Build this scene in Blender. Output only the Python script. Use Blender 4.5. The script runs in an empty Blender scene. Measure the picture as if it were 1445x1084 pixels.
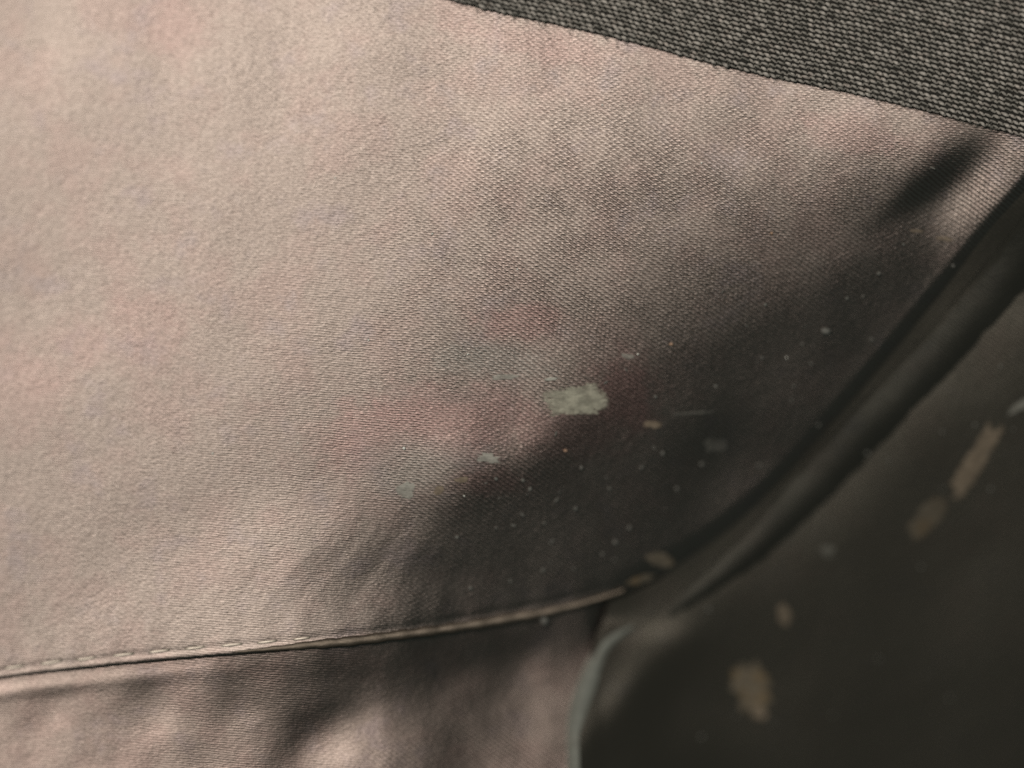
import bpy, math, random
import numpy as np
from mathutils import Vector, noise as mnoise

# ------------------------------------------------------------------ scale
S = 0.07 / 1445.0            # metres per "grid unit": the cloth in view is about 7 cm wide
CX, CY = 722.5, 542.0
CAM_H = 0.240                # camera height above the cloth
D = CAM_H / S

# ------------------------------------------------------------------ camera, world, lamps, exposure
scene = bpy.context.scene
cam_d = bpy.data.cameras.new('camera')
cam = bpy.data.objects.new('camera', cam_d)
scene.collection.objects.link(cam)
cam.location = (0, 0, CAM_H)
cam_d.sensor_width = 36
cam_d.lens = 36 * CAM_H / 0.07
cam_d.clip_start = 0.005
cam_d.clip_end = 5
cam_d.dof.use_dof = True
FOCUS_Z = 0.0
cam_d.dof.focus_distance = CAM_H - FOCUS_Z * S
cam_d.dof.aperture_fstop = 3.1
scene.camera = cam

world = bpy.data.worlds.new("World")
scene.world = world
world.use_nodes = True
world.node_tree.nodes['Background'].inputs[0].default_value = (0.70, 1.0, 0.93, 1)
world.node_tree.nodes['Background'].inputs[1].default_value = 0.05

def area(name, loc, target, size, power, col):
    d = bpy.data.lights.new(name, 'AREA')
    d.shape = 'DISK'; d.size = size; d.energy = power; d.color = col
    o = bpy.data.objects.new(name, d)
    scene.collection.objects.link(o)
    o.location = loc
    o.rotation_euler = (Vector(target) - Vector(loc)).to_track_quat('-Z', 'Y').to_euler()
    return o
LAMP = (-0.120, 0.150, 0.60)
area('room_lamp', LAMP, (0, 0, 0), 0.20, 2.50, (1.0, 0.895, 0.812))

scene.view_settings.view_transform = 'Standard'
scene.view_settings.look = 'None'
scene.view_settings.exposure = 0
scene.view_settings.gamma = 1
try:
    scene.cycles.use_denoising = False
except Exception:
    pass

rng = random.Random(7)

# ------------------------------------------------------------------ relief of the cloth, from slopes
STEP = 10.0
U0, U1, V0, V1 = -260, 1760, -260, 1400
gu_ax = np.arange(U0, U1 + 1, STEP); gv_ax = np.arange(V0, V1 + 1, STEP)
NU, NV = len(gu_ax), len(gv_ax)

def blur(a, k):
    for _ in range(k):
        p = np.pad(a, 1, mode='edge')
        a = (p[1:-1, :-2] + 2 * p[1:-1, 1:-1] + p[1:-1, 2:]) / 4
        p = np.pad(a, 1, mode='edge')
        a = (p[:-2, 1:-1] + 2 * p[1:-1, 1:-1] + p[2:, 1:-1]) / 4
    return a

def relief(ctrl, anchor, z0, power=3.0, smooth=5):
    """least-squares height whose slopes follow the control slopes (u, v, dz/du, dz/dv)"""
    c = np.array(ctrl, float)
    UU, VV = np.meshgrid(gu_ax, gv_ax)
    d2 = (UU[..., None] - c[:, 0]) ** 2 + (VV[..., None] - c[:, 1]) ** 2 + 300.0
    w = d2 ** (-power / 2)
    w /= w.sum(-1, keepdims=True)
    p = blur((w * c[:, 2]).sum(-1), smooth); q = blur((w * c[:, 3]).sum(-1), smooth)
    # divergence (Neumann), cosine basis
    rhs = np.zeros((NV, NU))
    pe = (p[:, :-1] + p[:, 1:]) / 2 / STEP; qe = (q[:-1] + q[1:]) / 2 / STEP
    rhs[:, :-1] += pe; rhs[:, 1:] -= pe
    rhs[:-1] += qe; rhs[1:] -= qe
    def cosm(n):
        k = np.arange(n)[:, None]; x = np.arange(n)[None, :] + 0.5
        m = np.cos(np.pi * k * x / n) * math.sqrt(2 / n); m[0] /= math.sqrt(2)
        return m
    Cu, Cv = cosm(NU), cosm(NV)
    R = Cv @ rhs @ Cu.T
    lu = 2 - 2 * np.cos(np.pi * np.arange(NU) / NU); lv = 2 - 2 * np.cos(np.pi * np.arange(NV) / NV)
    L = (lu[None, :] + lv[:, None]) / STEP ** 2
    L[0, 0] = 1; R[0, 0] = 0
    z = Cv.T @ (R / L) @ Cu
    # rhs sign: -laplacian z = -div g  ->  our rhs is +div of g with minus sign folded in
    z = -z
    z -= sample(z, np.array(anchor[0]), np.array(anchor[1])) - z0
    return z

def sample(z, u, v):
    """Catmull-Rom sampling of a height grid"""
    u = np.asarray(u, float); v = np.asarray(v, float)
    fu = np.clip((u - U0) / STEP, 1.001, NU - 3.001); fv = np.clip((v - V0) / STEP, 1.001, NV - 3.001)
    iu = np.floor(fu).astype(int); iv = np.floor(fv).astype(int)
    tu = fu - iu; tv = fv - iv
    def w(t):
        return [-0.5 * t + t * t - 0.5 * t ** 3, 1 - 2.5 * t * t + 1.5 * t ** 3, 0.5 * t + 2 * t * t - 1.5 * t ** 3, -0.5 * t * t + 0.5 * t ** 3]
    wu, wv = w(tu), w(tv)
    out = 0
    for j in range(4):
        for i in range(4):
            out = out + wv[j] * wu[i] * z[iv + j - 1, iu + i - 1]
    return out

ALPHA = 0.235
def tilt_for(lum):
    """how far the cloth must turn from the mirror direction to show this share of its sheen"""
    peak, floor = (.62, .012) if lum > 0 else (.27, .010)
    i = max(.006, min(.985, (abs(lum) - floor) / peak))
    return ALPHA * math.sqrt(-math.log(i))
def face(ctrl, corr):
    """(u, v, share of the full sheen, direction the cloth turns away in) -> slopes"""
    out = []
    for j, c in enumerate(ctrl):
        u, v, lum = c[:3]
        dx, dy = c[3:] if len(c) > 3 else (.64, .77)
        x, y = (u - CX) * S, (CY - v) * S
        to_cam = Vector((-x, -y, CAM_H)).normalized(); to_lamp = Vector((LAMP[0] - x, LAMP[1] - y, LAMP[2])).normalized()
        h = to_cam + to_lamp
        gu, gv = -h.x / h.z, h.y / h.z
        d = tilt_for(lum) + (corr[j] if j < len(corr) else 0)
        out.append((u, v, gu - d * dx, gv - d * dy))
    return out

UPPER_RAW = [
    (-200, -150, 0.440), (0, 0, 0.440), (150, 0, 0.475), (300, 50, 0.493), (500, 20, 0.504), (700, 50, 0.504), (850, 80, 0.504), (1000, 120, 0.504), (1120, 140, 0.504), (1210, 150, 0.42), (1300, 168, 0.40), (1200, 40, 0.450), (1445, 60, 0.450), (900, -60, 0.504),
    (0, 300, 0.396), (150, 200, 0.422), (300, 300, 0.405), (450, 150, 0.468), (100, 550, 0.396), (300, 550, 0.343), (0, 750, 0.326), (500, 350, 0.370), (700, 200, 0.405), (600, 280, 0.370), (850, 180, 0.378), (960, 200, 0.334), (1050, 220, 0.282), (1150, 200, 0.317), (1250, 200, 0.299),
    (400, 450, 0.343), (600, 420, 0.290), (700, 350, 0.282), (800, 300, 0.246), (700, 450, 0.211), (850, 350, 0.185), (930, 320, 0.176), (1000, 290, 0.176), (1100, 270, 0.158), (1180, 250, 0.167), (1240, 235, 0.176),
    (500, 550, 0.273), (400, 650, 0.282), (500, 650, 0.238), (200, 680, 0.317), (100, 850, 0.334), (200, 800, 0.352), (300, 850, 0.370), (390, 830, 0.334), (100, 900, 0.370), (300, 900, 0.370),
    (450, 760, 0.238, .95, .3), (460, 860, 0.238, .95, .3), (520, 760, 0.150, .95, .3), (540, 850, 0.106, .95, .3), (520, 700, 0.194, .9, .4), (590, 760, 0.075, .9, .4), (590, 690, 0.141, .8, .6), (610, 830, 0.050, .9, .4),
    (600, 620, 0.194), (660, 610, 0.176), (660, 660, 0.100), (700, 560, 0.176), (740, 620, 0.097), (780, 500, 0.150), (780, 560, 0.123), (860, 440, 0.123), (860, 520, 0.090), (930, 400, 0.114), (940, 460, 0.070), (1000, 370, 0.097), (1010, 430, 0.055), (1080, 340, 0.097), (1100, 390, 0.060), (1160, 310, 0.097), (1180, 350, 0.070), (1240, 280, 0.106), (1260, 320, 0.060),
    (650, 720, 0.030), (690, 690, 0.030), (740, 680, 0.030), (630, 790, 0.032), (680, 760, 0.028), (800, 620, 0.035), (870, 580, 0.035), (940, 530, 0.032), (1020, 490, 0.030), (1100, 450, 0.030), (1200, 400, 0.030), (1290, 360, 0.035),
    (1310, 265, 0.132), (1350, 200, 0.334), (1420, 205, 0.440), (1400, 250, 0.352), (1345, 315, 0.123), (1300, 400, 0.025), (1440, 270, 0.080), (1430, 310, 0.022), (1380, 350, 0.022),
    (700, 800, 0.028), (800, 740, 0.028), (900, 680, 0.028), (1000, 620, 0.028), (1100, 560, 0.028), (1200, 480, 0.022), (1330, 400, 0.022), (900, 800, 0.024), (1050, 700, 0.024), (820, 820, 0.024), (650, 860, 0.040), (1150, 600, 0.022), (1260, 480, 0.022),
    (1300, 560, -0.035), (1420, 430, -0.035), (1160, 710, -0.034), (1040, 810, -0.028), (1300, 680, -0.028), (1200, 830, -0.030), (1400, 860, -0.031), (1130, 930, -0.027),
    (1000, 960, -0.023), (1430, 650, -0.033), (1200, 1040, -0.019), (1420, 1060, -0.019), (940, 1040, -0.022), (910, 930, -0.020),
    (200, 1100, 0.352), (500, 1100, 0.176),
]
CORR_UP = [0.001, 0.035, -0.008, -0.002, -0.033, -0.050, -0.050, -0.050, -0.050, -0.050, -0.050, -0.053, -0.017, -0.012, 0.044, 0.048, 0.050, 0.015, 0.015, 0.050, 0.015, 0.048, -0.044, 0.027, -0.050, -0.050, -0.113, -0.168, -0.050, 0.050, 0.032, 0.003, -0.028, 0.005, -0.027, -0.028, -0.054, -0.115, -0.184, -0.050, 0.066, 0.050, 0.048, 0.020, -0.019, -0.005, 0.006, -0.022, -0.010, -0.022, 0.082, -0.069, 0.169, -0.128, 0.079, 0.113, 0.136, 0.011, 0.081, 0.033, 0.164, -0.014, -0.277, -0.051, -0.006, -0.008, 0.002, 0.044, 0.026, -0.036, -0.010, -0.032, -0.040, -0.072, -0.109, -0.050, -0.081, 0.354, 0.293, 0.136, 0.242, 0.300, 0.063, 0.014, 0.020, 0.069, 0.029, 0.008, 0.032, -0.050, -0.050, -0.050, -0.050, -0.394, 0.047, -0.050, 0.311, -0.400, 0.288, 0.092, -0.020, 0.157, 0.013, 0.006, -0.306, 0.090, -0.054, 0.161, -0.001, 0.079, -0.122, -0.197, -0.376, -0.174, -0.124, 0.047, 0.007, -0.066, 0.047, 0.209, -0.066, 0.059, -0.029, -0.173, 0.248, -0.050, 0.400]
Z_UP = relief(face(UPPER_RAW, CORR_UP), (700, 400), 0.0)

LOWER_RAW = [
    (0, 1040, 0.370, 0, 1), (150, 1045, 0.361, 0, 1), (-100, 1000, 0.264, 0, 1), (50, 985, 0.229, 0, 1), (150, 985, 0.211, 0, 1), (250, 975, 0.158, 0, 1), (350, 965, 0.097, .1, 1), (450, 955, 0.050, .4, .9), (560, 945, 0.030, .5, .85), (700, 925, 0.022, .6, .8), (840, 890, 0.022, .7, .7),
    (250, 1050, 0.28, 0, 1), (330, 1020, 0.220, 0, 1), (350, 1060, 0.25, 0, 1), (395, 1040, 0.211, 0, 1), (500, 980, 0.055, .3, 1), (425, 1035, 0.075, .4, 1), (455, 1015, 0.060, .4, 1), (410, 1065, 0.176, .4, 1), (470, 1055, 0.15, 0, 1),
    (550, 1010, 0.097, .7, .7), (640, 980, 0.070, .8, .6), (720, 975, 0.085, .9, .3), (800, 950, 0.085, .95, .2), (600, 1050, 0.120, .9, .2), (720, 1030, 0.110, .95, 0), (790, 1010, 0.110, .95, 0), (780, 1070, 0.120, .95, 0), (520, 1060, 0.167, .9, .2),
    (300, 1130, 0.352, 0, 1), (600, 1200, 0.176, 0, 1), (0, 1200, 0.352, 0, 1), (0, 700, 0.352, 0, 1), (400, 700, 0.352, 0, 1), (900, 700, 0.100, 0, 1), (1000, 1100, 0.100, 0, 1),
]
CORR_LO = [-0.056, -0.053, -0.028, -0.068, -0.051, -0.037, 0.003, 0.243, -0.187, 0.128, 0.065, -0.054, -0.063, -0.072, -0.068, 0.027, 0.240, 0.379, -0.065, -0.052, -0.311, -0.385, -0.008, -0.103, -0.181, -0.175, -0.146, -0.162, -0.080, -0.067, -0.025, -0.006, -0.019, -0.013, -0.400, -0.400]
Z_LO = relief(face(LOWER_RAW, CORR_LO), (0, 1000), float(sample(Z_UP, 0, 1000)) - 15)

def interp(pts):
    xs = np.array([p[0] for p in pts], float); ys = np.array([p[1] for p in pts], float)
    m = np.gradient(ys, xs)
    def f(x):
        x = np.clip(np.asarray(x, float), xs[0], xs[-1])
        i = np.clip(np.searchsorted(xs, x, side='right') - 1, 0, len(xs) - 2)
        h = xs[i + 1] - xs[i]; t = (x - xs[i]) / h
        return ((2*t**3-3*t**2+1)*ys[i] + (t**3-2*t**2+t)*h*m[i] + (-2*t**3+3*t**2)*ys[i+1] + (t**3-t**2)*h*m[i+1])
    return f

seam_edge = interp([(-120, 984), (0, 960), (130, 944), (250, 932), (400, 919), (550, 903), (700, 881), (800, 862), (880, 838), (960, 803), (1080, 712), (1180, 602), (1280, 484), (1380, 362), (1445, 286), (1600, 106)])
woven_edge = interp([(560, -22), (630, -2), (700, 16), (800, 37), (900, 61), (1000, 88), (1100, 111), (1200, 131), (1300, 155), (1400, 181), (1445, 193), (1560, 228)])

STITCH_PITCH = 51.0
stitch_us = [-46 + STITCH_PITCH * k for k in range(10)]

def nz(u, v, s, seed=0.0):
    return mnoise.noise(Vector((u / s + seed, v / s - seed * 1.7, seed)))
def nz_arr(U, V, s, seed=0.0):
    out = np.empty(U.shape)
    uf, vf, of = U.ravel(), V.ravel(), out.ravel()
    for i in range(uf.size):
        of[i] = mnoise.noise(Vector((uf[i] / s + seed, vf[i] / s - seed * 1.7, seed)))
    return of.reshape(U.shape)

def gauss(x, s): return np.exp(-(x / s) ** 2)

def z_upper(U, V):
    U = np.asarray(U, float); V = np.asarray(V, float)
    z = sample(Z_UP, U, V)
    d = seam_edge(U) - V                                  # distance above the sewn edge
    left = 1 / (1 + np.exp((U - 860) / 22))
    # the cloth puckers between the stitches and rolls over at the sewn edge
    ph = 2 * np.pi * (U + 46 + 0.25 * d) / STITCH_PITCH
    z = z - left * .55 * gauss(d - 15, 5.0) * (0.75 - 0.25 * np.cos(ph))
    z = z + left * 0.20 * np.sin(ph * 1.0 + .6 * np.sin(U / 97.0)) * gauss(d - 32, 20)
    z = z + left * .1 * gauss(d - 5, 5)
    # soft folds fanning up from the edge
    fan = (U - 430) + 0.62 * (V - 880) + 9 * np.sin(V / 31 + U / 83) + 6 * np.sin(U / 41 - V / 57)
    wgt = gauss(U - 520, 170) * gauss(V - 820, 95)
    z = z + wgt * (.17 * np.sin(fan / 12.5 + .8 * np.sin(V / 60)) + .06 * np.sin(fan / 5.3 + 1.3))
    f2 = U * .55 + V * .83
    z = z + .5 * np.sin(f2 / 33) * gauss(U - 150, 260) * gauss(V - 780, 160)
    n = (U - 1362) * .60 + (V - 222) * .80
    t = (U - 1362) * .80 - (V - 222) * .60
    wn = 30 + .10 * t
    z = z - .25 * .886 * wn * np.tanh(1.2 * n / wn) * gauss(n, 130) * gauss(t + 42, 88)
    # fine pull lines in the gathered corner
    z = z + .35 * np.sin((V - .28 * U) / 2.6) * gauss(U - 1400, 75) * gauss(V - 205, 26)
    return z

def z_lo(U, V):
    """the lower cloth hangs from the sewn edge"""
    E = seam_edge(np.clip(U, -150, 850))
    gap = 1.6 + 12 / (1 + np.exp(-(U - 420) / 90))
    return sample(Z_LO, U, V) + sample(Z_UP, np.minimum(U, 850), E) - sample(Z_LO, np.minimum(U, 850), E) - gap

def z_lower(U, V):
    U = np.asarray(U, float); V = np.asarray(V, float)
    d = V - seam_edge(np.minimum(U, 900))
    z = z_lo(U, V)
    z = z + 1.2 * gauss(d - 17, 11) * (1 / (1 + np.exp((U - 260) / 60)))   # pressed ridge just under the seam
    z = z + .7 * np.sin((U * .9 + V * .5) / 19) * gauss(V - 1000, 60) * gauss(U - 250, 250)
    lim = z_right(U, V) - 9
    w = 1 / (1 + np.exp(-(U - 845) / 5))
    z = z * (1 - w) + np.minimum(z, lim) * w
    return z

def z_right(U, V):
    U = np.asarray(U, float); V = np.asarray(V, float)
    z = sample(Z_UP, U, V) - 16 + 8 / (1 + np.exp(-(U - 930) / 20))
    w = 1 / (1 + np.exp((U - 925) / 36)) / (1 + np.exp(-(V - 898) / 10))
    return z * (1 - w) + (z_lo(U, V) + 9) * w

def plan(u, v, zf, lift=0.0):
    """where the line of sight (u, v) meets the relief zf"""
    u = np.asarray(u, float); v = np.asarray(v, float)
    pu, pv = u.copy(), v.copy()
    for _ in range(6):
        k = 1 - (zf(pu, pv) + lift) / D
        pu = CX + (u - CX) * k; pv = CY + (v - CY) * k
    return pu, pv

def W(pu, pv, z):
    return ((pu - CX) * S, (CY - pv) * S, z * S)

# ------------------------------------------------------------------ materials
def mat(name):
    m = bpy.data.materials.new(name); m.use_nodes = True
    nt = m.node_tree; nt.nodes.clear()
    return m, nt
def N(nt, kind, **kw):
    n = nt.nodes.new(kind)
    for k, v in kw.items():
        if k.startswith('i_'):
            key = k[2:]
            n.inputs[int(key) if key.isdigit() else key].default_value = v
        else:
            setattr(n, k, v)
    return n
def L(nt, a, b): nt.links.new(a, b)
def math_n(nt, op, a, b=None, c=None):
    n = N(nt, 'ShaderNodeMath', operation=op)
    for i, x in enumerate((a, b, c)):
        if x is None: continue
        if isinstance(x, (int, float)): n.inputs[i].default_value = x
        else: L(nt, x, n.inputs[i])
    return n.outputs[0]
def mixc(nt, f, a, b, mode='MIX'):
    n = N(nt, 'ShaderNodeMix', data_type='RGBA', blend_type=mode)
    for sock, x in ((n.inputs['Factor'], f), (n.inputs['A'], a), (n.inputs['B'], b)):
        if isinstance(x, (int, float)): sock.default_value = x
        elif isinstance(x, tuple): sock.default_value = (*x, 1) if len(x) == 3 else x
        else: L(nt, x, sock)
    return n.outputs['Result']
def coords(nt):
    """cloth coordinates in grid units (u to the right, v towards the viewer's bottom)"""
    tc = N(nt, 'ShaderNodeTexCoord')
    mp = N(nt, 'ShaderNodeMapping')
    mp.inputs['Scale'].default_value = (1 / S, -1 / S, 1 / S)
    mp.inputs['Location'].default_value = (CX, CY, 0)
    L(nt, tc.outputs['Object'], mp.inputs['Vector'])
    return mp.outputs[0]
def noise_n(nt, vec, scale, detail=2, rough=.5, stretch=(1, 1, 1), rot=0):
    mp = N(nt, 'ShaderNodeMapping')
    mp.inputs['Scale'].default_value = tuple(s / scale for s in stretch)
    mp.inputs['Rotation'].default_value = (0, 0, rot)
    L(nt, vec, mp.inputs['Vector'])
    n = N(nt, 'ShaderNodeTexNoise')
    n.inputs['Scale'].default_value = 1; n.inputs['Detail'].default_value = detail; n.inputs['Roughness'].default_value = rough
    L(nt, mp.outputs[0], n.inputs['Vector'])
    return n.outputs['Fac']
def ramp(nt, x, a, b, smooth=True):
    n = N(nt, 'ShaderNodeMapRange')
    n.interpolation_type = 'SMOOTHSTEP' if smooth else 'LINEAR'
    n.inputs['From Min'].default_value = a; n.inputs['From Max'].default_value = b
    L(nt, x, n.inputs['Value'])
    return n.outputs[0]
def spot(nt, vec, u, v, ru, rv, ang=0.0, wob=None):
    """soft irregular spot of dye or dirt"""
    sub = N(nt, 'ShaderNodeVectorMath', operation='SUBTRACT'); sub.inputs[1].default_value = (u, v, 0)
    L(nt, vec, sub.inputs[0])
    mp = N(nt, 'ShaderNodeMapping', vector_type='POINT')
    mp.inputs['Rotation'].default_value = (0, 0, ang)
    L(nt, sub.outputs[0], mp.inputs['Vector'])
    m2 = N(nt, 'ShaderNodeVectorMath', operation='MULTIPLY'); m2.inputs[1].default_value = (1 / ru, 1 / rv, 0)
    L(nt, mp.outputs[0], m2.inputs[0])
    ln = N(nt, 'ShaderNodeVectorMath', operation='LENGTH'); L(nt, m2.outputs[0], ln.inputs[0])
    x = ln.outputs['Value']
    if wob is not None:
        x = math_n(nt, 'ADD', x, math_n(nt, 'MULTIPLY', math_n(nt, 'SUBTRACT', wob, .5), 1.5))
    n = N(nt, 'ShaderNodeMapRange'); n.interpolation_type = 'SMOOTHSTEP'
    n.inputs['From Min'].default_value = 1.25; n.inputs['From Max'].default_value = .35
    L(nt, x, n.inputs['Value'])
    return n.outputs[0]

def satin(name, sheen=(.482, .424, .380), base=(.027, .0205, .0175), rough=.44, weave=1.0, stains=True):
    m, nt = mat(name)
    out = N(nt, 'ShaderNodeOutputMaterial')
    v = coords(nt)
    # hand-woven irregularity of the threads
    warp = N(nt, 'ShaderNodeTexNoise', i_Scale=1.0); warp.inputs['Detail'].default_value = 1
    mp = N(nt, 'ShaderNodeMapping'); mp.inputs['Scale'].default_value = (1/38, 1/38, 1/38); L(nt, v, mp.inputs['Vector']); L(nt, mp.outputs[0], warp.inputs['Vector'])
    wv = N(nt, 'ShaderNodeVectorMath', operation='SCALE'); wv.inputs['Scale'].default_value = 4.0; L(nt, warp.outputs['Color'], wv.inputs[0])
    warp2 = N(nt, 'ShaderNodeTexNoise', i_Scale=1.0); warp2.inputs['Detail'].default_value = 1
    mp2 = N(nt, 'ShaderNodeMapping'); mp2.inputs['Scale'].default_value = (1/7, 1/5, 1/7); L(nt, v, mp2.inputs['Vector']); L(nt, mp2.outputs[0], warp2.inputs['Vector'])
    wv2 = N(nt, 'ShaderNodeVectorMath', operation='SCALE'); wv2.inputs['Scale'].default_value = 1.3; L(nt, warp2.outputs['Color'], wv2.inputs[0])
    ad = N(nt, 'ShaderNodeVectorMath', operation='ADD'); L(nt, v, ad.inputs[0]); L(nt, wv.outputs[0], ad.inputs[1])
    ad2 = N(nt, 'ShaderNodeVectorMath', operation='ADD'); L(nt, ad.outputs[0], ad2.inputs[0]); L(nt, wv2.outputs[0], ad2.inputs[1])
    sx = N(nt, 'ShaderNodeSeparateXYZ'); L(nt, ad2.outputs[0], sx.inputs[0])
    u_, v_ = sx.outputs[0], sx.outputs[1]
    # floats: threads lie along u (slightly falling), 3.6 apart; binding points step by a diagonal of about 36 degrees
    row = math_n(nt, 'SUBTRACT', v_, math_n(nt, 'MULTIPLY', u_, .09))
    rows = math_n(nt, 'COSINE', math_n(nt, 'MULTIPLY', row, 2 * math.pi / 3.4))
    diag = math_n(nt, 'SUBTRACT', math_n(nt, 'MULTIPLY', v_, .81), math_n(nt, 'MULTIPLY', u_, .585))
    dg = math_n(nt, 'COSINE', math_n(nt, 'MULTIPLY', diag, 2 * math.pi / 5.8))
    pos = N(nt, 'ShaderNodeSeparateXYZ'); L(nt, v, pos.inputs[0])
    dg = math_n(nt, 'MULTIPLY', dg, math_n(nt, 'MULTIPLY_ADD', math_n(nt, 'MULTIPLY', ramp(nt, pos.outputs[0], 420, 820), math_n(nt, 'MULTIPLY_ADD', ramp(nt, pos.outputs[1], 60, 300), .75, .25)), 1.75, .2))
    st = noise_n(nt, v, 3.0, 2, .6, (0.36, 1.0, 1), .08)
    h = math_n(nt, 'ADD', math_n(nt, 'MULTIPLY', rows, .22), math_n(nt, 'MULTIPLY', dg, .48))
    h = math_n(nt, 'ADD', h, math_n(nt, 'MULTIPLY', math_n(nt, 'SUBTRACT', st, .5), 1.55))
    amp = ramp(nt, noise_n(nt, v, 60, 2, .5), .25, .7)
    hb = math_n(nt, 'MULTIPLY', h, math_n(nt, 'MULTIPLY_ADD', amp, .5, .6))
    bump = N(nt, 'ShaderNodeBump'); bump.inputs['Strength'].default_value = 1.0
    bump.inputs['Distance'].default_value = S * .21 * weave
    L(nt, hb, bump.inputs['Height'])
    # soft crumple
    cr = noise_n(nt, v, 13, 4, .62)
    bump2 = N(nt, 'ShaderNodeBump'); bump2.inputs['Strength'].default_value = 1.0
    bump2.inputs['Distance'].default_value = S * .32
    L(nt, cr, bump2.inputs['Height']); L(nt, bump.outputs[0], bump2.inputs['Normal'])
    nrm = bump2.outputs[0]
    # gloss of the yarn, duller in the gaps between floats
    gap = ramp(nt, h, -1.25, .75)
    tint = mixc(nt, ramp(nt, noise_n(nt, v, 75, 3, .6), .42, .66), sheen, (sheen[0] * 1.02, sheen[1] * .96, sheen[2] * .97))
    v2 = N(nt, 'ShaderNodeVectorMath', operation='ADD'); v2.inputs[1].default_value = (900, 333, 50); L(nt, v, v2.inputs[0])
    tint = mixc(nt, ramp(nt, noise_n(nt, v2.outputs[0], 60, 3, .6), .52, .72), tint, (sheen[0] * .93, sheen[1] * .93, sheen[2] * 1.00))
    dif = base
    haze = None
    if stains:
        wob = noise_n(nt, v, 24, 3, .65)
        pink = None
        for (a, b, ru, rv, an, k) in [(640, 590, 165, 55, .0, .75), (735, 455, 75, 32, .1, .7), (880, 555, 60, 62, .3, .95), (800, 605, 120, 45, 0, .6), (520, 620, 80, 60, .3, .6),
                                      (690, 680, 60, 22, 0, .6), (250, 40, 70, 55, .2, .3), (40, 545, 75, 70, 0, .3), (1200, 190, 90, 30, -.2, .4), (760, 60, 150, 30, -.2, .35), (120, 480, 60, 40, 0, .3), (210, 460, 70, 60, 0, .3)]:
            s_ = math_n(nt, 'MULTIPLY', spot(nt, v, a, b, ru, rv, an, wob), k)
            pink = s_ if pink is None else math_n(nt, 'MAXIMUM', pink, s_)
        tint = mixc(nt, pink, tint, (sheen[0] * 1.06, sheen[1] * .82, sheen[2] * .86))
        dif = mixc(nt, pink, base, (.045, .026, .023))
        for (a, b, ru, rv, an, k) in [(690, 508, 90, 28, -.05, .6), (575, 655, 75, 45, .1, .42), (650, 560, 50, 14, 0, .25), (740, 520, 50, 14, -.1, .4)]:
            s_ = math_n(nt, 'MULTIPLY', spot(nt, v, a, b, ru, rv, an, wob), k)
            haze = s_ if haze is None else math_n(nt, 'MAXIMUM', haze, s_)
        tint = mixc(nt, haze, tint, (.36, .36, .33))
        dif = mixc(nt, haze, dif, (.13, .135, .125))
    glc = mixc(nt, gap, mixc(nt, .72 * weave, tint, (sheen[0] * .25, sheen[1] * .20, sheen[2] * .18)), tint)
    # fibre grain
    gr = noise_n(nt, v, 2.1, 1, .5)
    glc = mixc(nt, math_n(nt, 'MULTIPLY', ramp(nt, noise_n(nt, v, 4.6, 2, .6, (.7, 1, 1), .1), .50, .30), .34), glc, tuple(x * .45 for x in sheen))
    glc = mixc(nt, math_n(nt, 'MULTIPLY', ramp(nt, gr, .50, .75), .28), glc, tuple(x * 1.75 for x in sheen))
    dfn = N(nt, 'ShaderNodeBsdfDiffuse', i_Roughness=.6); L(nt, nrm, dfn.inputs['Normal'])
    if isinstance(dif, tuple): dfn.inputs['Color'].default_value = (*dif, 1)
    else: L(nt, dif, dfn.inputs['Color'])
    gl = N(nt, 'ShaderNodeBsdfGlossy', distribution='BECKMANN', i_Roughness=rough); L(nt, nrm, gl.inputs['Normal']); L(nt, glc, gl.inputs['Color'])
    ms = N(nt, 'ShaderNodeMixShader', i_0=.62)
    L(nt, dfn.outputs[0], ms.inputs[1]); L(nt, gl.outputs[0], ms.inputs[2])
    L(nt, ms.outputs[0], out.inputs[0])
    return m

def fibre(name, colour, rough=.8, grain=3.0, var=.35, spec=.2, strand=False):
    m, nt = mat(name)
    out = N(nt, 'ShaderNodeOutputMaterial')
    p = N(nt, 'ShaderNodeBsdfPrincipled'); p.inputs['Roughness'].default_value = rough; p.inputs['Specular IOR Level'].default_value = spec
    v = coords(nt)
    n1 = noise_n(nt, v, grain, 3, .6, (.5, 1, 1), .2)
    c = mixc(nt, ramp(nt, n1, .3, .72), tuple(x * (1 - var) for x in colour), tuple(min(1, x * (1 + var)) for x in colour))
    n2 = noise_n(nt, v, grain * 4.5, 2, .5)
    c = mixc(nt, math_n(nt, 'MULTIPLY', ramp(nt, n2, .5, .75), .4), c, (colour[0] * 1.08, colour[1] * .93, colour[2] * .90))
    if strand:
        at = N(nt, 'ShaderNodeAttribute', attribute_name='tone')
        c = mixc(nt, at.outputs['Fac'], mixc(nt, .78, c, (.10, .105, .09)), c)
    b = N(nt, 'ShaderNodeBump'); b.inputs['Distance'].default_value = S * .5; b.inputs['Strength'].default_value = .8
    L(nt, n1, b.inputs['Height']); L(nt, b.outputs[0], p.inputs['Normal'])
    L(nt, c, p.inputs['Base Color']); L(nt, p.outputs[0], out.inputs[0])
    return m

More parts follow.
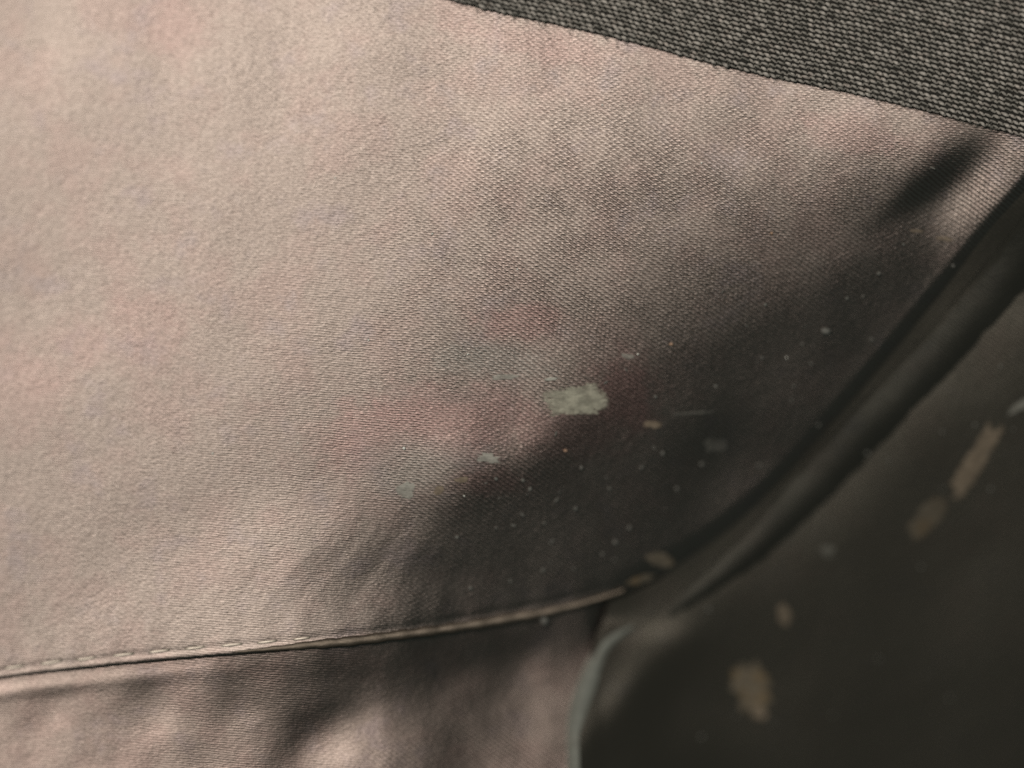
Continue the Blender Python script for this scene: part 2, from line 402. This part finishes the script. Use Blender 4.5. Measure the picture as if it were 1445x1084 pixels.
def silk(name, diffuse, sheen, rough=.5, bump=.5):
    """twisted silky thread or the edge of the satin"""
    m, nt = mat(name)
    out = N(nt, 'ShaderNodeOutputMaterial'); v = coords(nt)
    n1 = noise_n(nt, v, 3.4, 3, .6, (.5, 1, 1), .2)
    b = N(nt, 'ShaderNodeBump'); b.inputs['Distance'].default_value = S * bump; L(nt, n1, b.inputs['Height'])
    df = N(nt, 'ShaderNodeBsdfDiffuse'); df.inputs['Color'].default_value = (*diffuse, 1); L(nt, b.outputs[0], df.inputs['Normal'])
    gl = N(nt, 'ShaderNodeBsdfGlossy', distribution='BECKMANN', i_Roughness=rough); L(nt, b.outputs[0], gl.inputs['Normal'])
    L(nt, mixc(nt, ramp(nt, n1, .3, .7), tuple(x * .7 for x in sheen), sheen), gl.inputs['Color'])
    ms = N(nt, 'ShaderNodeMixShader', i_0=.62); L(nt, df.outputs[0], ms.inputs[1]); L(nt, gl.outputs[0], ms.inputs[2]); L(nt, ms.outputs[0], out.inputs[0])
    return m

def residue_mat(name, colour, warm=None):
    """dried film, thin and patchy towards its border"""
    m, nt = mat(name)
    out = N(nt, 'ShaderNodeOutputMaterial')
    v = coords(nt)
    at = N(nt, 'ShaderNodeAttribute', attribute_name='cover')
    n1 = noise_n(nt, v, 9, 3, .65, (.55, 1, 1), .25)
    n2 = noise_n(nt, v, 3.4, 2, .6, (.6, 1, 1), .3)
    c = mixc(nt, ramp(nt, n1, .3, .7), tuple(x * .66 for x in colour), tuple(min(1, x * 1.2) for x in colour))
    if warm: c = mixc(nt, ramp(nt, noise_n(nt, v, 22, 1, .5), .45, .7), c, warm)
    a = math_n(nt, 'ADD', at.outputs['Fac'], math_n(nt, 'MULTIPLY', math_n(nt, 'SUBTRACT', n1, .5), 1.2))
    a = math_n(nt, 'ADD', a, math_n(nt, 'MULTIPLY', math_n(nt, 'SUBTRACT', n2, .5), 1.3))
    al = ramp(nt, a, .02, .75)
    df = N(nt, 'ShaderNodeBsdfDiffuse'); L(nt, c, df.inputs[0])
    b = N(nt, 'ShaderNodeBump'); b.inputs['Distance'].default_value = S * .8; L(nt, n2, b.inputs['Height']); L(nt, b.outputs[0], df.inputs['Normal'])
    tr = N(nt, 'ShaderNodeBsdfTransparent')
    ms = N(nt, 'ShaderNodeMixShader'); at2 = N(nt, 'ShaderNodeAttribute', attribute_name='dens')
    L(nt, math_n(nt, 'MULTIPLY', al, at2.outputs['Fac']), ms.inputs[0]); L(nt, tr.outputs[0], ms.inputs[1]); L(nt, df.outputs[0], ms.inputs[2])
    L(nt, ms.outputs[0], out.inputs[0])
    return m

M_SATIN = satin('satin_upper')
M_SATIN_LOW = satin('satin_lower', sheen=(.45, .380, .338), weave=.8, stains=False)
M_SATIN_SHADE = satin('satin_side_shaded', base=(.074, .072, .060), sheen=(.10, .096, .08), weave=.8, stains=False)  # same satin turned from the lamp: shade put into base and sheen
M_PIPING_SHADE = satin('satin_piping_shaded', base=(.052, .056, .048), sheen=(.036, .036, .031), weave=.8, stains=False)  # shaded copy of the satin, darkness of the piping painted into its colour
M_HEM = silk('hem_satin', (.14, .115, .09), (.30, .26, .21), .6, .6)
M_THREAD = silk('thread', (.92, .82, .68), (1.0, .92, .80), .55, .15)
M_YARN = fibre('wool_yarn', (.52, .50, .455), .85, 3.2, .4, .12, True)
M_GROUND = fibre('wool_ground', (.028, .028, .025), .9, 4, .3, .1)
M_EDGE_LIT = fibre('lit_edge', (.20, .215, .19), .7, 12, .12, .25)  # light caught along the fold, painted as a paler colour
M_LINT = fibre('lint', (.16, .165, .15), .8, 3, .1, .1)
M_LINT_B = fibre('bright_lint', (.9, .95, .88), .5, 3, .03, .4)
M_LINT_W = fibre('warm_lint', (.40, .28, .2), .8, 3, .1, .1)
M_RES = residue_mat('pale_residue', (.55, .56, .45))
M_RES_B = residue_mat('tan_residue', (.30, .25, .185))
M_RES_O = residue_mat('ochre_residue', (.27, .235, .175), (.30, .225, .13))
M_RES_G = residue_mat('grey_residue', (.52, .53, .47))

# ------------------------------------------------------------------ mesh helpers
COL = scene.collection
def link(name, verts, faces, m, parent=None, smooth=True, attrs=None):
    me = bpy.data.meshes.new(name)
    me.from_pydata([tuple(map(float, p)) for p in verts], [], [tuple(map(int, f)) for f in faces])
    if smooth: me.polygons.foreach_set('use_smooth', [True] * len(me.polygons))
    if m: me.materials.append(m)
    if attrs:
        for k, a in attrs.items():
            at = me.attributes.new(k, 'FLOAT', 'POINT'); at.data.foreach_set('value', [float(x) for x in a])
    me.update()
    o = bpy.data.objects.new(name, me); COL.objects.link(o)
    if parent: o.parent = parent
    return o
def tag(o, label=None, cat=None, group=None, kind=None):
    if label: o['label'] = label
    if cat: o['category'] = cat
    if group: o['group'] = group
    if kind: o['kind'] = kind
    return o
def empty(name, loc=(0, 0, 0)):
    o = bpy.data.objects.new(name, None); o.empty_display_size = .005; o.location = loc; COL.objects.link(o); return o
def grid_faces(n, m_, base=0):
    """n rows, m_ columns"""
    i = np.arange(n - 1)[:, None]; j = np.arange(m_ - 1)[None, :]
    a = (i * m_ + j + base).ravel()
    return np.stack([a, a + m_, a + m_ + 1, a + 1], 1)
def sheet(name, PU, PV, Z, m, parent, thick=0.0):
    n, k = PU.shape
    vs = np.stack([(PU - CX) * S, (CY - PV) * S, Z * S], -1).reshape(-1, 3)
    fs = grid_faces(n, k)
    if thick:
        low = vs.copy(); low[:, 2] -= thick * S
        b = n * k
        vs = np.concatenate([vs, low])
        fb = grid_faces(n, k, b)[:, ::-1]
        ring = [j for j in range(k)] + [i * k + k - 1 for i in range(1, n)] + [(n - 1) * k + j for j in range(k - 2, -1, -1)] + [i * k for i in range(n - 2, 0, -1)]
        r2 = ring[1:] + ring[:1]
        side = np.array([[a, c, c + b, a + b] for a, c in zip(ring, r2)])
        fs = np.concatenate([fs, fb, side])
    return link(name, vs, fs, m, parent)

def tube(path, radii, seg=8, flat=1.0, caps=True):
    """path: world points, radii in metres; returns verts, faces"""
    P = [Vector(p) for p in path]
    vs, fs = [], []
    n = len(P)
    for i, p in enumerate(P):
        t = (P[min(i + 1, n - 1)] - P[max(i - 1, 0)]).normalized()
        side = t.cross(Vector((0, 0, 1)))
        side = side.normalized() if side.length > 1e-9 else Vector((1, 0, 0))
        up = side.cross(t).normalized()
        for k in range(seg):
            a = 2 * math.pi * k / seg
            vs.append(p + side * math.cos(a) * radii[i] + up * math.sin(a) * radii[i] * flat)
    for i in range(n - 1):
        for k in range(seg):
            a = i * seg + k; b = i * seg + (k + 1) % seg
            fs.append((a, a + seg, b + seg, b))
    if caps:
        fs.append(tuple(range(seg))); fs.append(tuple((n - 1) * seg + k for k in range(seg - 1, -1, -1)))
    return vs, fs

# ------------------------------------------------------------------ the lining
lining = empty('satin_lining')
tag(lining, 'brown satin lining with sewn seam, folds and shiny worn surface filling most of the view', 'lining')

# upper panel: from beyond the frame down to the sewn edge, its last rows rolled under
us = np.arange(-150, 1601, 5.0)
tt = np.concatenate([np.linspace(0, .93, 190), np.linspace(.93, 1, 34)[1:]])
bot = seam_edge(us)
top = np.full_like(us, -150.0)
top = np.minimum(top, bot - 120)
UU = np.repeat(us[None, :], len(tt), 0)
VV = top[None, :] + tt[:, None] * (bot - top)[None, :]
PU, PV = plan(UU, VV, z_upper)
ZZ = z_upper(PU, PV)
# rolled edge
dist = (bot[None, :] - VV)
rt = 1 / (1 + np.exp(-(UU - 900) / 25))                    # along the piping the panel dips into a wide groove
roll = np.clip(1 - dist / 8.0, 0, 1); roll2 = np.clip(1 - dist / 46.0, 0, 1)
fall = 2.2 * (1 - np.sqrt(np.clip(1 - roll ** 2, 0, 1))) * (1 - rt) + 13 * roll2 ** 2 * rt
ZZ = ZZ - fall
# fine geometric crumple
ZZ = ZZ + .06 * nz_arr(PU, PV, 22, 3.1) + .2 * nz_arr(PU, PV, 70, 9.1)
# turned-under rows
k = PU.shape[1]
extra = []
for (dv, dz) in ((-1.5, -10), (-9, -12), (-40, -13)):
    extra.append((PU[-1], PV[-1] + dv, ZZ[-1] + (dz + 4) * (.35 + .65 / (1 + np.exp(-(us - 420) / 60)))))
PU = np.vstack([PU] + [e[0][None] for e in extra]); PV = np.vstack([PV] + [e[1][None] for e in extra]); ZZ = np.vstack([ZZ] + [e[2][None] for e in extra])
sheet('upper_panel', PU, PV, ZZ, M_SATIN, lining)

# rolled hem that runs along the seam and stays pale where the panel turns dark
hu = np.arange(330, 885, 4.0)
hv = seam_edge(hu) - 5.0
hp, hq = plan(hu, hv, z_upper)
hz = z_upper(hp, hq)
path, rad = [], []
for i, u in enumerate(hu):
    grow = min(1, max(0, (u - 330) / 140)); fade = min(1, max(0, (885 - u) / 150))
    r = (1.2 + 5.6 * grow) * (.35 + .65 * fade) * (1 + .09 * math.cos(2 * math.pi * (u + 10) / 36) + .06 * nz(u, 0, 9, 2))
    path.append(W(hp[i], hq[i] + .8 * nz(u, 5, 14, 1), hz[i] - 1.0 + .2 * r)); rad.append(r * S)
v_, f_ = tube(path, rad, 14, .85)
link('rolled_hem', v_, f_, M_HEM, lining)

# stitches: each one a length of thread that dives into the cloth at both ends
for k, u in enumerate(stitch_us):
    ln = 32 + rng.uniform(-2.5, 2.5)
    if u > 400: ln *= .8
    ps, rs = [], []
    for t in np.linspace(0, 1, 9):
        uu = u + t * ln
        off = 15.5 if uu < 450 else 15.5 + (uu - 450) * .004
        vv = seam_edge(uu) - off + 1.5 * (t - .5) * (-.6)
        a, b = plan(uu, vv, z_upper)
        z = float(z_upper(a, b)) + 3.4 * math.sin(math.pi * t) ** .35 - 1.0
        ps.append(W(float(a), float(b), z)); rs.append((1.3 + .55 * math.sin(math.pi * t)) * S)
    v_, f_ = tube(ps, rs, 10, .5)
    link('stitch', v_, f_, M_THREAD, lining)

# lower panel under the seam
us = np.arange(-150, 896, 5.0); tt = np.linspace(0, 1, 80)
top = seam_edge(us) - 34; bot = np.full_like(us, 1240.0)
UU = np.repeat(us[None, :], len(tt), 0); VV = top[None] + tt[:, None] * (bot - top)[None]
PU, PV = plan(UU, VV, z_lower)
ZZ = z_lower(PU, PV) + .6 * nz_arr(PU, PV, 40, 5.0)
sheet('lower_panel', PU, PV, ZZ, M_SATIN_LOW, lining)

# right panel, past the piping
def right_left(v):
    f = interp([(700, 900), (840, 905), (880, 850), (905, 838), (945, 834), (985, 823), (1030, 818), (1090, 818), (1240, 822)])
    return f(v)
vs_ = np.arange(60, 1241, 6.0)
lft = np.where(vs_ < 860, 0, right_left(vs_))
# under the piping and the upper panel above v=860
pip_v2u = interp([(60, 1650), (180, 1590), (300, 1500), (370, 1440), (500, 1325), (610, 1215), (710, 1120), (810, 1010), (880, 920), (930, 850)])
lft = np.where(vs_ < 860, np.maximum(pip_v2u(vs_) - 150, 874), lft)
w_ = np.clip((vs_ - 800) / 80, 0, 1)
lft = np.where((vs_ >= 800) & (vs_ < 880), (1 - w_) * (np.maximum(pip_v2u(vs_) - 150, 874)) + w_ * right_left(880), lft)
tt = np.linspace(0, 1, 120) ** 1.15
UU = lft[:, None] + tt[None] * (1640 - lft)[:, None]; VV = np.repeat(vs_[:, None], len(tt), 1)
PU, PV = plan(UU, VV, z_right)
ZZ = z_right(PU, PV)
# gentle fold reaching from the corner below the seam, and swell along the piping
e1 = (PU - 960) * .74 + (PV - 900) * .67
e2 = -(PU - 960) * .67 + (PV - 900) * .74
ZZ = ZZ + 5 * gauss(e1 - 8, 34) * (1 / (1 + np.exp(-(e2 + 30) / 60))) + 3.5 * gauss(PU - 900, 45) * gauss(PV - 1000, 60)
ZZ = ZZ + .35 * nz_arr(PU, PV, 60, 7.0) + 3 * gauss(UU - right_left(VV), 30) * (VV > 880)
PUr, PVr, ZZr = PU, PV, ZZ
sheet('side_panel', PU, PV, ZZ, M_SATIN_SHADE, lining)

# piping: a rounded cord of satin lying in the corner between the two panels
pc = [(1620, 140), (1530, 255), (1450, 358), (1390, 428), (1330, 497), (1270, 560), (1215, 618), (1160, 676), (1110, 728), (1060, 778), (1010, 820), (960, 858), (915, 890), (880, 915)]
pw = [50, 50, 47, 46, 46, 46, 45, 44, 40, 34, 28, 24, 18, 8]
tpar = interp([(i, i) for i in range(len(pc))])
iu = interp([(i, p[0]) for i, p in enumerate(pc)]); iv = interp([(i, p[1]) for i, p in enumerate(pc)]); iw = interp([(i, w) for i, w in enumerate(pw)])
def strip(name, fu, fv, fw, t0, t1, n, prof, zf, m, cols=33):
    """a rounded band laid along a curve; prof(x, t) gives its height across x in -1..1"""
    PUs, PVs, Zs = [], [], []
    for t in np.linspace(t0, t1, n):
        du = float(fu(min(t + .05, t1)) - fu(max(t - .05, t0))); dv = float(fv(min(t + .05, t1)) - fv(max(t - .05, t0))); l = math.hypot(du, dv)
        nx, ny = -dv / l, du / l
        if nx < 0: nx, ny = -nx, -ny
        x = np.linspace(-1, 1, cols); w = float(fw(t))
        a, b = plan(float(fu(t)) + nx * w * x, float(fv(t)) + ny * w * x, zf)
        PUs.append(a); PVs.append(b); Zs.append(zf(a, b) + prof(x, t))
    return sheet(name, np.array(PUs), np.array(PVs), np.array(Zs), m, lining)
def pip_prof(x, t):
    end = min(1, (13.2 - t) / 3)
    return (5.0 * (.5 + .5 * np.cos(np.pi * x)) ** .85) * end - 2 + .6 * np.array([nz(t * 14, q * 2, 3) for q in x])
strip('piping', iu, iv, iw, 0, 13, 150, pip_prof, z_right, M_PIPING_SHADE)
# thin raised edge on the piping's near side
ps, rs = [], []
for t in np.linspace(1.2, 12.2, 120):
    du = float(iu(min(t + .05, 13)) - iu(t - .05)); dv = float(iv(min(t + .05, 13)) - iv(t - .05)); l = math.hypot(du, dv)
    nx, ny = dv / l, -du / l            # towards upper-left
    if nx > 0: nx, ny = -nx, -ny
    w = float(iw(t)) * .80
    a, b = plan(float(iu(t)) + nx * w, float(iv(t)) + ny * w, z_right)
    ps.append(W(float(a), float(b), float(z_right(a, b)) + 1.6)); rs.append(S * max(.4, .9 + 1.6 * nz(t * 9, 4, 3)))
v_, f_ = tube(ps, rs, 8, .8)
link('piping_edge', v_, f_, M_PIPING_SHADE, lining)

# folded edge of the side panel, its highlight put in as pale colour
pe = [(893, 884), (872, 893), (853, 908), (840, 930), (829, 960), (819, 992), (812, 1030), (811, 1070), (812, 1120), (814, 1180)]
iu2 = interp([(i, p[0]) for i, p in enumerate(pe)]); iv2 = interp([(i, p[1]) for i, p in enumerate(pe)]); iw2 = interp([(0, 4), (1, 9), (2, 12), (3, 14), (4, 18), (5, 20), (6, 20), (7, 18), (8, 18), (9, 18)])
def fold_prof(x, t):
    up = 1 / (1 + np.exp(-(x + .45) / .16))
    return -13 + 21 * up - 7 * np.clip(x, 0, 1) ** 2 + .6 * np.array([nz(t * 9, q * 2, 5) for q in x])
strip('folded_edge', iu2, iv2, iw2, 0, 9, 90, fold_prof, z_right, M_EDGE_LIT, 25)

# ------------------------------------------------------------------ woven cloth over the top right corner
woven = empty('woven_cloth')
tag(woven, 'dark grey coarse woven cloth covering the top right corner over the satin', 'cloth')
LIFT = 9.0
def z_woven(U, V): return z_upper(U, V) + LIFT
us = np.arange(540, 1601, 6.0); tt = np.linspace(0, 1, 46)
bot = woven_edge(us) - .5; top = np.full_like(us, -170.0)
UU = np.repeat(us[None], len(tt), 0); VV = top[None] + tt[:, None] * (bot - top)[None]
PU, PV = plan(UU, VV, z_woven)
sheet('backing', PU, PV, z_woven(PU, PV) - 1.5, M_GROUND, woven, thick=6.0)
line = lambda u: -2 + .200 * (u - 630)
def row_v(k, u):
    e = woven_edge(u)
    return e - 2.4 - 6.1 * k - (e - line(u)) * min(1, k / 26)
SEG = 8
for k in range(46):
    us = np.arange(545, 1590, 1.9)
    vv = row_v(k, us)
    keep = vv > -60
    us, vv = us[keep], vv[keep]
    if len(us) < 6: continue
    ph0 = rng.random() + k * .42
    per = 9.7 + rng.uniform(-.2, .2)
    jit = np.array([nz(u, k * 31, 15, 4) for u in us])
    ph = us / per + ph0 + .28 * jit
    fr = ph - np.floor(ph); kk = np.floor(ph)
    hump = np.sin(np.pi * fr)
    rnd = np.array([mnoise.noise(Vector((q * 3.77, k * 5.13, .5))) for q in kk])
    slant = (fr - .5) * 3.6
    vv2 = vv + slant + 1.3 * jit + .7 * rnd
    pu, pv = plan(us, vv2, z_woven)
    zz = z_woven(pu, pv) + (3.4 + 2.2 * rnd) * hump - 1.6
    rr = (1.05 + 1.05 * hump) * (1 + .35 * rnd)
    v_, f_ = tube([W(a, b, c) for a, b, c in zip(pu, pv, zz)], [r * S for r in rr], SEG, .9)
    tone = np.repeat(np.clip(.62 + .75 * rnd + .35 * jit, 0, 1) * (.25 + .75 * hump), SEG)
    o = link('yarn', v_, f_, M_YARN, woven, attrs={'tone': tone})

# loose fibres standing off the woven cloth
fv, ff = [], []
for i in range(420):
    u = rng.uniform(640, 1450)
    e = float(woven_edge(u))
    v = rng.uniform(-10, e + 1) if i > 130 else e + rng.uniform(-3, 1.5)
    ang = rng.uniform(0, 2 * math.pi); ln = rng.uniform(4, 13); cur = rng.uniform(-1.2, 1.2)
    ps = []
    a, b = plan(u, v, z_woven); a = float(a); b = float(b)
    for t in np.linspace(0, 1, 5):
        ps.append(W(a, b, float(z_woven(a, b)) + 2.6 + 2.5 * math.sin(math.pi * t)))
        a += math.cos(ang + cur * t) * ln / 4; b += math.sin(ang + cur * t) * ln / 4
    tv, tf = tube(ps, [S * .33] * 5, 4)
    ff += [tuple(x + len(fv) for x in f) for f in tf]; fv += tv
link('fibre_fuzz', fv, ff, M_YARN, woven)['kind'] = 'stuff'

# ------------------------------------------------------------------ dried residue and lint lying on the satin
def residue(name, u, v, w, h, ang, m, label, cat='stain', dens=1.0, zf=z_upper, seed=0, pts=None, lift=.55, group=None, rag=.3):
    """thin crust draped on the cloth; lumpy, with an uneven border"""
    ca, sa = math.cos(ang), math.sin(ang)
    nr, na = max(7, int(min(w, h) / 3) + 5), 44
    vs, cov = [], []
    for i in range(nr + 1):
        r = i / nr
        for j in range(na):
            a = 2 * math.pi * j / na
            rr = r * (1 + rag * nz(math.cos(a) * 2 + seed, math.sin(a) * 2, .9, seed + .3) + rag * .3 * nz(math.cos(a) * 2.5, math.sin(a) * 2.5, .8, seed))
            ex = .5 if w > 80 else .85                                   # squarish outline
            cx_, sy_ = math.cos(a), math.sin(a)
            x = math.copysign(abs(cx_) ** ex, cx_) * rr * w / 2; y = math.copysign(abs(sy_) ** ex, sy_) * rr * h / 2
            uu, vv = u + x * ca - y * sa, v + x * sa + y * ca
            a_, b_ = plan(uu, vv, zf)
            bump = lift * (1 - r ** 3) * (1 + 1.4 * nz(uu, vv, 5.5, seed)) + .25
            vs.append((a_, b_, zf(a_, b_) + bump)); cov.append(max(0, 1.15 - r ** 3 * 1.15))
    vs = [W(float(a), float(b), float(c)) for a, b, c in vs]
    fs = []
    for i in range(nr):
        for j in range(na):
            p = i * na + j; q = i * na + (j + 1) % na
            if i == 0: fs.append((p, p + na, q + na)) 
            else: fs.append((p, p + na, q + na, q))
    o = link(name, vs, fs, m, attrs={'cover': cov, 'dens': [dens] * len(vs)})
    tag(o, label, cat, group)
    return o

def z_up_mesh(a, b): return z_upper(a, b) + .45 + .5
R_ = math.radians
residue('residue_patch', 814, 565, 92, 46, R_(-4), M_RES, 'largest pale grey green dried patch on the satin beside the dark fold', dens=.6, zf=z_up_mesh, seed=1, rag=.3)
residue('residue_patch', 689, 647, 40, 15, R_(6), M_RES_G, 'small pale greenish smudge where the sheen meets the dark shadow', dens=.62, zf=z_up_mesh, seed=2, rag=.6)
residue('residue_patch', 572, 692, 30, 24, R_(-8), M_RES_G, 'rounded whitish smudge below the bright white speck', dens=.62, zf=z_up_mesh, seed=3)
residue('residue_patch', 652, 677, 20, 9, R_(-6), M_RES_B, 'short tan crumb left of the dark shadow', dens=.8, zf=z_up_mesh, seed=4)
residue('residue_patch', 619, 692, 18, 12, R_(-40), M_RES_B, 'faint tan fleck between whitish smudge and dark shadow', dens=.6, zf=z_up_mesh, seed=4.5)
residue('residue_patch', 777, 535, 22, 5, R_(-4), M_RES_G, 'thin white dash just above the largest dried patch', dens=.9, zf=z_up_mesh, seed=5)
residue('residue_patch', 712, 532, 40, 9, R_(-5), M_RES_G, 'faint grey streak on the hazy rubbed area', dens=.5, zf=z_up_mesh, seed=6)
residue('residue_patch', 921, 599, 30, 11, R_(3), M_RES_B, 'small tan smudge on dark satin right of the largest patch', dens=.6, zf=z_up_mesh, seed=7)
residue('residue_patch', 886, 503, 20, 8, R_(8), M_RES_G, 'small grey dash above right of the largest dried patch', dens=.36, zf=z_up_mesh, seed=8)
residue('residue_patch', 975, 583, 60, 4, R_(-4), M_RES_G, 'thin faint scratch line on dark satin right of the patches', dens=.16, zf=z_up_mesh, seed=9)
residue('residue_patch', 1332, 337, 28, 7, R_(8), M_RES_B, 'faint tan dash on the ridge near the gathered corner', dens=.5, zf=z_up_mesh, seed=10)
residue('residue_patch', 1293, 326, 22, 5, R_(3), M_RES_B, 'fainter of two tan dashes near the gathered corner', dens=.4, zf=z_up_mesh, seed=11)
residue('residue_patch', 932, 790, 44, 20, R_(10), M_RES_O, 'blurred brownish smudge beside the end of the seam', dens=.32, zf=z_up_mesh, seed=12)
residue('residue_patch', 903, 818, 46, 12, R_(-18), M_RES_O, 'blurred elongated smear just above the seam end', dens=.32, zf=z_up_mesh, seed=13)
residue('residue_patch', 1010, 628, 34, 22, R_(5), M_RES_G, 'dim grey haze spot on the dark satin slope', dens=.07, zf=z_up_mesh, seed=14)
def z_right_mesh(a, b): return z_right(a, b) + 1.2
residue('residue_streak', 1378, 648, 128, 30, R_(-58), M_RES_B, 'long pale tan streak tapering upward on the dark side panel', dens=.5, zf=z_right_mesh, seed=15, rag=.25)
residue('residue_patch', 1308, 732, 72, 36, R_(-50), M_RES_O, 'faint brown blotch below the long pale streak', dens=.25, zf=z_right_mesh, seed=16)
residue('residue_patch', 1062, 968, 62, 74, R_(-20), M_RES_O, 'blurred tan and ochre blotch on the lower dark side panel', dens=.48, zf=z_right_mesh, seed=17, rag=.5)
residue('residue_patch', 1070, 1004, 26, 22, R_(30), M_RES_B, 'brighter ochre spot at the foot of the blurred blotch', dens=.7, zf=z_right_mesh, seed=18)
residue('residue_patch', 1106, 868, 20, 34, R_(-15), M_RES_B, 'small upright tan smudge above the ochre blotch', dens=.42, zf=z_right_mesh, seed=19)
residue('residue_patch', 1168, 778, 22, 18, R_(0), M_RES_G, 'small dim grey spot near the piping', dens=.12, zf=z_right_mesh, seed=20)
residue('residue_patch', 1440, 572, 44, 14, R_(-35), M_RES_G, 'pale dash at the right border above the long streak', dens=.3, zf=z_right_mesh, seed=21)
residue('residue_patch', 924, 998, 26, 26, R_(0), M_RES_G, 'dim grey smudge right of the pale folded edge', dens=.1, zf=z_right_mesh, seed=22)

def lint(u, v, r, m, zf, label, group=None, el=1.0, ang=0.0, name='lint_speck'):
    a, b = plan(u, v, zf, 1.0); a = float(a); b = float(b); z = float(zf(a, b)) + r * .5
    vs, fs = [], []
    nr, na = 4, 8
    sd = rng.random() * 50
    vs.append(W(a, b, z + r * .7))
    for i in range(1, nr):
        th = math.pi * i / nr
        for j in range(na):
            ph = 2 * math.pi * j / na
            k_ = r * (1 + .35 * nz(math.cos(ph) * 2 + sd, math.sin(ph) * 2 + i, 1.1, sd))
            x, y = math.sin(th) * math.cos(ph) * k_ * el, math.sin(th) * math.sin(ph) * k_
            vs.append(W(a + x * math.cos(ang) - y * math.sin(ang), b + x * math.sin(ang) + y * math.cos(ang), z + math.cos(th) * r * .7))
    vs.append(W(a, b, z - r * .7))
    for j in range(na): fs.append((0, 1 + j, 1 + (j + 1) % na))
    for i in range(nr - 2):
        for j in range(na):
            p = 1 + i * na + j; q = 1 + i * na + (j + 1) % na
            fs.append((p, p + na, q + na, q))
    last = len(vs) - 1; b0 = 1 + (nr - 2) * na
    for j in range(na): fs.append((last, b0 + (j + 1) % na, b0 + j))
    o = link(name, vs, fs, m)
    tag(o, label, 'lint', group)
    return o
lint(570, 632.5, 2.5, M_LINT_B, z_up_mesh, 'bright white speck, the brightest point on the lit satin')
lint(768, 876, 6, M_LINT, z_up_mesh, 'pale round speck hanging on the rolled hem near its right end')
lint(1165, 467, 5, M_LINT, z_up_mesh, 'greyish speck alone on the dark slope above the piping', el=1.5)
lint(1089, 329, 2.4, M_LINT_W, z_up_mesh, 'tiny warm coloured crumb on lit satin left of the gathered corner')
lint(947, 486, 2.4, M_LINT_W, z_up_mesh, 'tiny orange brown speck at the border of the dark fold', el=1.4)
lint(798, 636, 2.4, M_LINT_W, z_up_mesh, 'tiny reddish speck below the largest dried patch', el=1.4)
lint(664, 830, 3, M_LINT, z_up_mesh, 'small grey speck above the seam in its dark part')
lint(1316, 237, 1.6, M_LINT, z_up_mesh, 'tiny short fibre at the foot of the gathered corner', el=3.5, ang=.4)
G1 = 'tiny pale lint specks on the dark satin slope'
spk = [(700, 745), (645, 758), (766, 805), (810, 803), (812, 718), (780, 763), (850, 782), (868, 765), (748, 690), (738, 678), (700, 676), (955, 690), (905, 660), (1240, 386), (1195, 421), (1075, 505), (1120, 545), (1155, 600), (935, 640), (990, 655), (1010, 545), (925, 560), (1080, 430), (860, 690), (888, 745), (720, 820), (820, 660), (1345, 375), (1275, 345)]
for (u, v) in spk:
    lint(u, v, rng.uniform(1.9, 3.3), M_LINT, z_up_mesh, 'tiny pale lint speck scattered on the dark satin slope', G1, el=rng.uniform(1, 1.4), ang=rng.random() * 3)
for i in range(28):
    for _ in range(30):
        u = rng.uniform(640, 1400); v = rng.uniform(330, 850)
        if v < seam_edge(u) - 30 and (v - 430) * 1.0 > -(u - 950) * .55 + rng.uniform(-20, 60) and (u - 640) + (v - 690) > 10: break
    lint(u, v, rng.uniform(.8, 1.7), M_LINT, z_up_mesh, 'tiny pale lint speck scattered on the dark satin slope', G1, el=rng.uniform(1.3, 3.6), ang=rng.random() * 3)
G2 = 'dim specks on the dark side panel'
for (u, v) in [(1205, 520), (1255, 650), (1330, 610), (1412, 517), (1376, 600), (1430, 606), (1398, 690), (1300, 800), (1175, 1010), (1340, 985), (1000, 860), (1330, 690), (1224, 640), (990, 1040), (1240, 930), (1090, 1020), (1040, 1010), (1396, 640)]:
    lint(u, v, rng.uniform(1.5, 2.8), M_LINT, z_right_mesh, 'dim blurred speck on the dark side panel', G2, el=rng.uniform(1, 1.5), ang=rng.random() * 3)
G3 = 'tiny glinting fibre ends on the lit satin'
for (u, v) in [(473, 251), (520, 480), (300, 640), (610, 330), (850, 148), (900, 500), (660, 500), (730, 380), (1330, 160), (655, 700), (100, 500), (420, 625), (1110, 505), (990, 230)]:
    lint(u, v, rng.uniform(.9, 1.3), M_LINT_B, z_up_mesh, 'tiny glinting fibre end on the lit satin', G3, el=1.5, ang=rng.random() * 3)
